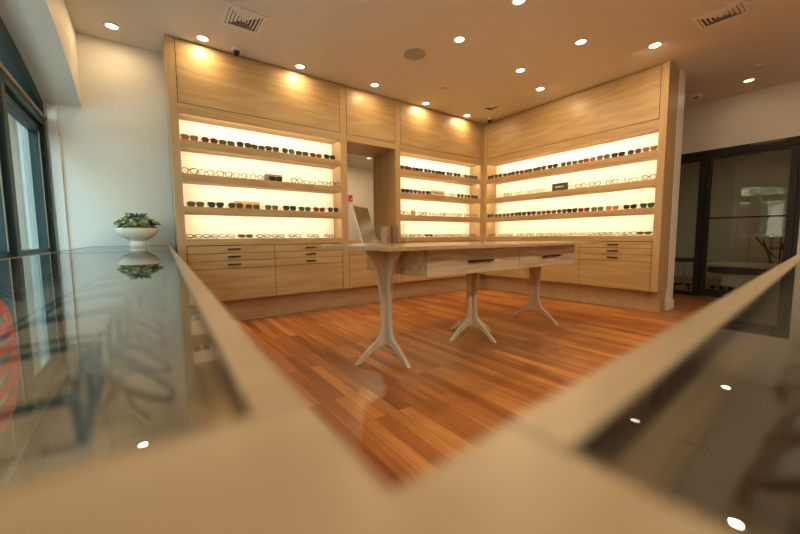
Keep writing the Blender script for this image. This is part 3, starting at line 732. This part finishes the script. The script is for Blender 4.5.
def proto(shape, frame, lens, thick, folded, size=1.0):
    key = (shape, frame, lens, thick, folded)
    if key in PROTO: return PROTO[key]
    w, h = {'square': (.026, .019), 'round': (.0235, .0225), 'way': (.0265, .0205), 'cat': (.027, .019), 'avi': (.028, .024), 'panto': (.0245, .0215), 'rect': (.027, .015)}[shape]
    t = thick; cx = .0335; dep = .0022 if t < .003 else .0036
    zc = h+t
    O = outline(shape, w+t, h+t); I = outline(shape, w, h); Lp = outline(shape, w+t*.3, h+t*.3)
    # front plane: u to the side, v up, front faces local -Y
    tiltm = Matrix.Rotation(-.9, 4, 'X') if folded else Matrix.Identity(4)
    def place(p): return tiltm @ Vector(p)
    front = MB(); lenses = []
    for s in (-1, 1):
        fn = lambda u, v, w_, s=s: place((s*(cx+u), w_, zc+v))
        front.ring(O, I, fn, -dep/2, dep/2)
        l = MB(); l.prism(Lp, fn, -.0006, .0006); lenses.append(l)
    bz = zc+h*.35
    front.tube([place((-(cx-w*.96), 0, bz)), place((-.005, -.001, bz+.004)), place((.005, -.001, bz+.004)), place((cx-w*.96, 0, bz))], max(.0018, t*.8), 6)
    hx = cx+w+t*.6; hz = zc+h*.62
    for s in (-1, 1): front.tube([place((s*(hx-.003), 0, hz)), place((s*(hx+.003), .001, hz)), place((s*(hx+.005), .008, hz))], max(.0011, t*.5), 6)
    temples = []
    r = max(.0010, t*.42)
    for s in (-1, 1):
        tm = MB()
        if not folded:
            pts = [(s*(hx+.005), .004, hz), (s*(hx+.004), .05, hz-.003), (s*(hx+.001), .095, hz-.008), (s*(hx-.002), .115, hz-.018), (s*(hx-.006), .138, max(r, .003))]
            pts = [place(p) for p in pts]
        else:
            off = .010 if s > 0 else .017
            pts = [place((s*(hx+.004), .004, hz)), place((s*(hx-.004), off, hz-.001)), place((-s*(hx-.055)*.6, off+.002, hz-.005)), place((-s*(hx-.012), off+.002, hz-.016)), place((-s*(hx+.006), off, hz-.026))]
        tm.tube(pts, r, 6, r*.8); temples.append(tm)
    mn = min(v[2] for b in [front]+temples for v in b.v)
    for b in [front]+lenses+temples: b.v = [(v[0], v[1], v[2]-mn) for v in b.v]
    root = bpy.data.objects.new('eyeglasses', None); root.empty_display_size = .03
    parts = []
    for nm, b, mt in [('frame_front', front, FR[frame])]+[('lens', l, LN[lens]) for l in lenses]+[('temple', x, FR[frame]) for x in temples]:
        o = b.build(nm, mt, None, smooth=True, local=True); COL.objects.unlink(o); parts.append((nm, o.data))
    PROTO[key] = parts
    return parts
def glasses(style, x, y, z, rot, label, group, folded=False, scale=1.0, name='eyeglasses', tilt=0):
    shape, frame, lens, thick = style
    parts = proto(shape, frame, lens, thick, folded)
    r = bpy.data.objects.new(name, None); r.empty_display_size = .03; COL.objects.link(r)
    r.location = (x, y, z); r.rotation_euler = (0, 0, rot); r.scale = (scale,)*3
    r['label'] = label; r['category'] = 'sunglasses' if name == 'sunglasses' else 'glasses'; r['group'] = group
    for nm, me in parts:
        o = bpy.data.objects.new(nm, me); COL.objects.link(o); o.parent = r
    return r
ORD = ['first', 'second', 'third', 'fourth', 'fifth', 'sixth', 'seventh', 'eighth', 'ninth', 'tenth', 'eleventh', 'twelfth', 'thirteenth', 'fourteenth', 'fifteenth', 'sixteenth', 'seventeenth', 'eighteenth', 'nineteenth', 'twentieth', 'twenty-first', 'twenty-second']
T, t_ = .0045, .0018      # thick acetate, thin wire
ST = {'amber': ('way', 'amber', 'amber', T), 'brown': ('panto', 'brown', 'brown', T), 'olive': ('square', 'olive', 'olive', T), 'dkround': ('panto', 'black', 'grey', T),
      'grey': ('square', 'grey', 'grey', T), 'dark': ('way', 'black', 'dark', T), 'red': ('cat', 'red', 'red', T), 'dkolive': ('avi', 'black', 'olive', .003),
      'pink': ('cat', 'pink', 'pink', T), 'tort': ('way', 'tort', 'brown', T), 'dkred': ('cat', 'red', 'dark', T), 'darkbig': ('square', 'black', 'dark', .0055),
      'oblack': ('panto', 'black', 'clear', .0050), 'ogold': ('round', 'gold', 'clear', .0036), 'otort': ('panto', 'tort', 'clear', .0052), 'oclear': ('square', 'crystal', 'clear', T),
      'ogrey': ('rect', 'grey', 'clear', .004), 'ored': ('cat', 'red', 'clear', .003), 'othin': ('panto', 'black', 'clear', .0034), 'onavy': ('square', 'navy', 'clear', .007),
      'oamber': ('rect', 'amber', 'clear', .004), 'oheavy': ('square', 'black', 'clear', .0075), 'oteal': ('square', 'teal', 'clear', .0075)}
DESC = {'amber': 'amber-lensed sunglasses', 'brown': 'brown sunglasses', 'olive': 'olive-lensed sunglasses', 'dkround': 'rounded black sunglasses', 'grey': 'grey sunglasses',
        'dark': 'black sunglasses', 'red': 'red sunglasses', 'dkolive': 'black-rimmed olive aviators', 'pink': 'pink sunglasses', 'tort': 'tortoiseshell sunglasses', 'dkred': 'dark red sunglasses',
        'darkbig': 'heavy black sunglasses', 'oblack': 'black-rimmed eyeglasses', 'ogold': 'gold wire eyeglasses', 'otort': 'tortoiseshell eyeglasses', 'oclear': 'pale clear eyeglasses',
        'ogrey': 'narrow grey eyeglasses', 'ored': 'red-rimmed eyeglasses', 'othin': 'thin black eyeglasses', 'onavy': 'navy eyeglasses', 'oamber': 'narrow amber eyeglasses', 'oteal': 'dark teal eyeglasses', 'oheavy': 'thick black eyeglasses'}
def ray(px, py):
    return Fw+R2*((px-400)/345.6785)+U2*((267-py)/345.6785)
def along(px, wall, lv):                       # where the sight line of a pixel column meets the row of glasses (used once to read the spacing)
    d = ray(px, (145, 182, 208, 238)[lv])
    if wall == 'A': tt = (.035-CAM.y)/d.y; return CAM.x+tt*d.x
    tt = (.035-CAM.x)/d.x; return CAM.y+tt*d.y
ROWS = {
 ('A', 0, 'top shelf of the long left cabinet', 0): [(190, 'amber'), (210, 'brown'), (227, 'olive'), (244, 'dkround'), (258, 'grey'), (272, 'tort'), (288, 'dkround'), (302, 'grey'), (316, 'red'), (329.5, 'dark')],
 ('A', 1, 'second shelf of the long left cabinet', 0): [(190, 'oblack'), (207, 'ogold'), (225, 'oblack'), (240.5, 'ogold'), (257, 'othin'), (276, 'dark'), (297, 'oblack'), (310, 'oamber'), (323.5, 'othin'), (335.5, 'otort')],
 ('A', 2, 'third shelf of the long left cabinet', 0): [(196, 'olive'), (216, 'dark'), (236, 'dkround'), (253, 'grey'), (272, 'olive'), (289.5, 'darkbig'), (305, 'grey'), (319.5, 'red'), (333, 'dkround')],
 ('A', 3, 'bottom shelf of the long left cabinet', 1): [(194.5, 'oblack'), (211, 'otort'), (228, 'oclear'), (246, 'tort'), (264, 'oblack'), (279, 'otort'), (296, 'oblack'), (314, 'oclear'), (331, 'othin')],
 ('A', 0, 'top shelf of the middle cabinet', 0): [(404, 'tort'), (411.5, 'red'), (419.5, 'dark'), (427.5, 'dkround'), (435, 'grey'), (442, 'dark'), (449.5, 'dkround'), (457.2, 'dark'), (468.3, 'tort'), (474.5, 'dark')],
 ('A', 1, 'second shelf of the middle cabinet', 0): [(405, 'darkbig'), (413.2, 'dkround'), (421.4, 'red'), (430, 'dark'), (452.6, 'othin'), (460.4, 'dkround'), (467.8, 'dark'), (474.5, 'dark')],
 ('A', 2, 'third shelf of the middle cabinet', 0): [(404, 'oblack'), (411.5, 'othin'), (423, 'otort'), (430, 'othin'), (437, 'oamber'), (444, 'oblack'), (451.5, 'othin'), (458.5, 'otort'), (467, 'othin'), (474, 'oblack')],
 ('A', 3, 'bottom shelf of the middle cabinet', 1): [(404, 'oblack'), (412, 'otort'), (421, 'oblack'), (429.4, 'tort'), (437.5, 'oblack'), (445, 'oclear'), (453, 'otort'), (460.5, 'oblack'), (467.7, 'othin'), (474.5, 'otort')],
 ('B', 0, 'top shelf of the right-hand cabinet', 0): [(491, 'dark'), (499, 'tort'), (507.5, 'red'), (516, 'dkround'), (524.5, 'red'), (533.2, 'grey'), (542, 'tort'), (553, 'dark'), (566.5, 'dkround'), (578, 'grey'), (590, 'red'), (603.5, 'dkolive'), (618.5, 'darkbig'), (634.5, 'brown'), (650, 'amber')],
 ('B', 1, 'second shelf of the right-hand cabinet', 0): [(491, 'othin'), (508, 'oblack'), (519, 'ogold'), (530, 'othin'), (540, 'ogold'), (567, 'othin'), (581, 'oblack'), (595, 'otort'), (612, 'oblack'), (630.5, 'ogold'), (648.5, 'oblack')],
 ('B', 2, 'third shelf of the right-hand cabinet', 0): [(490.5, 'tort'), (498.3, 'olive'), (506.3, 'grey'), (514, 'dkround'), (522, 'tort'), (531.5, 'dark'), (541.5, 'olive'), (551, 'red'), (561.5, 'dkround'), (572, 'dark'), (584, 'red'), (597, 'olive'), (612, 'pink'), (630, 'dkred'), (647, 'dark')],
 ('B', 3, 'bottom shelf of the right-hand cabinet', 1): [(491, 'oblack'), (499.5, 'otort'), (508, 'oblack'), (519, 'oclear'), (529, 'oblack'), (538.5, 'otort'), (549, 'oblack'), (559, 'otort'), (569.5, 'oblack'), (580.5, 'oclear'), (592, 'otort'), (604, 'oblack'), (616.5, 'oclear'), (629, 'oblack'), (643, 'tort')],
}
rg = random.Random(11)
for (wall, lv, where, folded), row in ROWS.items():
    for i, (px, st) in enumerate(row):
        nm = 'eyeglasses' if st.startswith('o') and st != 'olive' else 'sunglasses'
        a = along(px, wall, lv)
        d = .037+rg.uniform(-.008, .010)
        jit = rg.uniform(-.09, .09)
        lab = '%s, %s pair from the left, %s' % (DESC[st], ORD[i], where)
        gp = 'pairs on the '+where
        if wall == 'A': glasses(ST[st], a, d, zA[lv], jit, lab, gp, bool(folded), 1.27, nm)
        else: glasses(ST[st], d, a, zA[lv], -PI/2+jit, lab, gp, bool(folded), 1.27, nm)

# glasses lying in the two counters (trays at z=.83)
zt = .8522
colA = ['otort', 'oclear', 'ogrey', 'otort', 'oclear', 'othin']
colB = ['oteal', 'oblack', 'oteal', 'onavy', 'oblack', 'oteal']
ys_ = [-4.005+.20*i for i in range(21)]
for ci, (off, pal) in enumerate(((.050, colA), (.108, colB), (.34, colB[::-1]))):
    for i, y in enumerate(ys_):
        x = lx(y)-off
        st = pal[i % 6]
        lab = '%s, %s pair from the near end, %s row of the window counter' % (DESC[st], ORD[i], ['inner', 'middle', 'window-side'][ci])
        glasses(ST[st], x+rg.uniform(-.006, .006), y+rg.uniform(-.01, .01)-.03*(ci == 1), zt, PI/2+rg.uniform(-.15, .15), lab, 'glasses in the window counter tray', ci != 1, 1.12, 'eyeglasses')
xs_ = [-4.875+.20*i for i in range(17)]
for ri_, off in enumerate((.053, .22, .40)):
    for i, x in enumerate(xs_):
        st = ['oheavy', 'oheavy', 'onavy', 'oheavy', 'otort'][(i+ri_) % 5]
        lab = '%s, %s pair from the near corner, %s row of the right counter' % (DESC[st], ORD[i], ['front', 'middle', 'rear'][ri_])
        glasses(ST[st], x+rg.uniform(-.006, .006)+.05*(ri_ == 1), ry(x)-off+rg.uniform(-.006, .006), zt, PI+rg.uniform(-.15, .15), lab, 'glasses in the right counter tray', True, 1.12, 'eyeglasses')

# ================================================================== EXAM ROOM
t = thing('exam_table', 'low ivory exam couch behind the black glazed door', 'couch', (3.5, -3.1, 0))
MB().box(3.2, 4.0, -3.9, -2.62, .30, .42).build('cushion', 'vinyl', t, .03)
MB().box(3.17, 4.03, -3.93, -2.59, .42, .47).build('top_rail', 'equip', t, .01)
MB().box(3.3, 3.9, -3.7, -2.8, .06, .30).build('pedestal', 'equip', t, .02)
for k in range(3): MB().lathe([(0, -.02), (.035, -.02), (.035, .02), (0, .02)], (3.22, -2.72-.12*k, .036), 20, 'x').build('caster', 'black', t, smooth=True)
t = thing('instrument_stand', 'ivory upright instrument stand with hanging cables in the exam room', 'stand', (4.6, -3.1, 0))
MB().box(4.5, 4.75, -3.25, -2.95, .04, 1.0).build('column', 'equip', t, .02)
MB().box(4.35, 4.85, -3.4, -2.85, 0, .04).build('base', 'equip', t, .01)
MB().tube([(4.49, -3.05, .95), (4.45, -3.3, .6), (4.4, -3.45, .5), (4.4, -3.6, .75), (4.45, -3.65, .9)], .012, 8).build('cable', 'black', t, smooth=True)
MB().tube([(4.49, -3.15, .9), (4.4, -3.3, .45), (4.4, -3.55, .42), (4.45, -3.62, .6)], .012, 8).build('cable', 'black', t, smooth=True)
t = thing('exam_lamp', 'black round exam lamp on a thin stand near the door edge', 'lamp', (4.0, -3.42, 0))
MB().lathe([(0, 0), (.14, 0), (.13, .03), (.02, .04), (0, .04)], (4.2, -3.42, 0), 24).build('base', 'black', t, smooth=True)
MB().tube([(4.2, -3.42, .03), (4.2, -3.42, .95)], .012, 8).build('pole', 'black', t)
MB().tube([(4.2, -3.30, .74), (4.2, -3.42, .75), (4.1, -3.50, .77)], .012, 8).build('arm', 'black', t)
MB().lathe([(0, -.05), (.05, -.045), (.10, -.01), (.105, .02), (0, .02)], (4.05, -3.54, .78), 24, 'x').build('lamp_head', 'black', t, smooth=True)
t = thing('rolling_stool', 'dark rolling stool at the left of the exam couch', 'stool', (3.0, -2.35, 0))
MB().lathe([(0, .50), (.17, .50), (.18, .53), (.17, .57), (0, .58)], (3.0, -2.35, 0), 28).build('seat', 'vinyl', t, smooth=True)
MB().tube([(3.0, -2.35, .06), (3.0, -2.35, .5)], .02, 10).build('post', 'silver', t)
for k in range(5):
    a = 2*PI*k/5
    MB().tube([(3.0, -2.35, .08), (3.0+.2*math.cos(a), -2.35+.2*math.sin(a), .06)], .014, 6).box(3.0+.2*math.cos(a)-.02, 3.0+.2*math.cos(a)+.02, -2.35+.2*math.sin(a)-.012, -2.35+.2*math.sin(a)+.012, 0, .05).build('leg', 'black', t)

# ================================================================== OUTSIDE THE WINDOW
o = Box('sidewalk', 'pave', -9.5, -6.12, -14, 14, -.15, -.02, kind='structure'); 
o = Box('road', 'asphalt', -18, -9.5, -20, 20, -.2, -.12, kind='structure')
o = MB().box(-8.6, -6.25, 1.75, 2.2, -.02, 4.6).build('brick_pier', 'brick'); tag(o, 'cream brick pier outside the arched window', 'pier')
o = MB().tube([(-6.308, 1.70, -.02), (-6.308, 1.70, 4.4)], .04, 14).build('downpipe', 'trimwhite', smooth=True); tag(o, 'white downpipe on the brick pier outside the window', 'pipe')
b = thing('brick_building', 'red-brown brick building across the street seen in reflections', 'building', (-20, -2, 0))
Box('wall', 'brick2', -24, -19, -16, 12, -.12, 7.5, b)
for yy in (-12, -8, -4, 0, 4, 8):
    for zz in (.9, 4.2): Box('window', 'doorfr', -19.02, -18.95, yy-.8, yy+.8, zz, zz+1.9, b)
def tree(x, y, h, r, label):
    t = thing('street_tree', label, 'tree', (x, y, -.1), 'street trees across the road')
    MB().tube([(x, y, -.1), (x+.05, y, h*.35), (x-.05, y+.1, h*.6)], .13, 8, .07).build('trunk', 'bark', t, smooth=True)
    mb = MB(); q = random.Random(int(x*31+y*7))
    for i in range(1500):
        v = Vector((q.gauss(0, 1), q.gauss(0, 1), q.gauss(0, 1))).normalized()*r*q.uniform(.35, 1)**.6
        c_ = Vector((x, y, h*.68))+Vector((v.x, v.y, v.z*.8)); s = q.uniform(.08, .17)
        a = Vector((q.gauss(0, 1), q.gauss(0, 1), q.gauss(0, 1))).normalized(); b_ = a.orthogonal().normalized()
        mb.add([c_-a*s, c_+b_*s*.5, c_+a*s, c_-b_*s*.5], [(0, 1, 2, 3)])
    mb.build('crown', 'leaf', t)
tree(-12.2, -6.5, 5.0, 1.7, 'leafy street tree across the road, left of the three')
tree(-12.6, -2.2, 5.4, 1.9, 'leafy street tree across the road, middle of the three')
tree(-12.0, 3.0, 5.0, 1.7, 'leafy street tree across the road, beyond the brick pier')
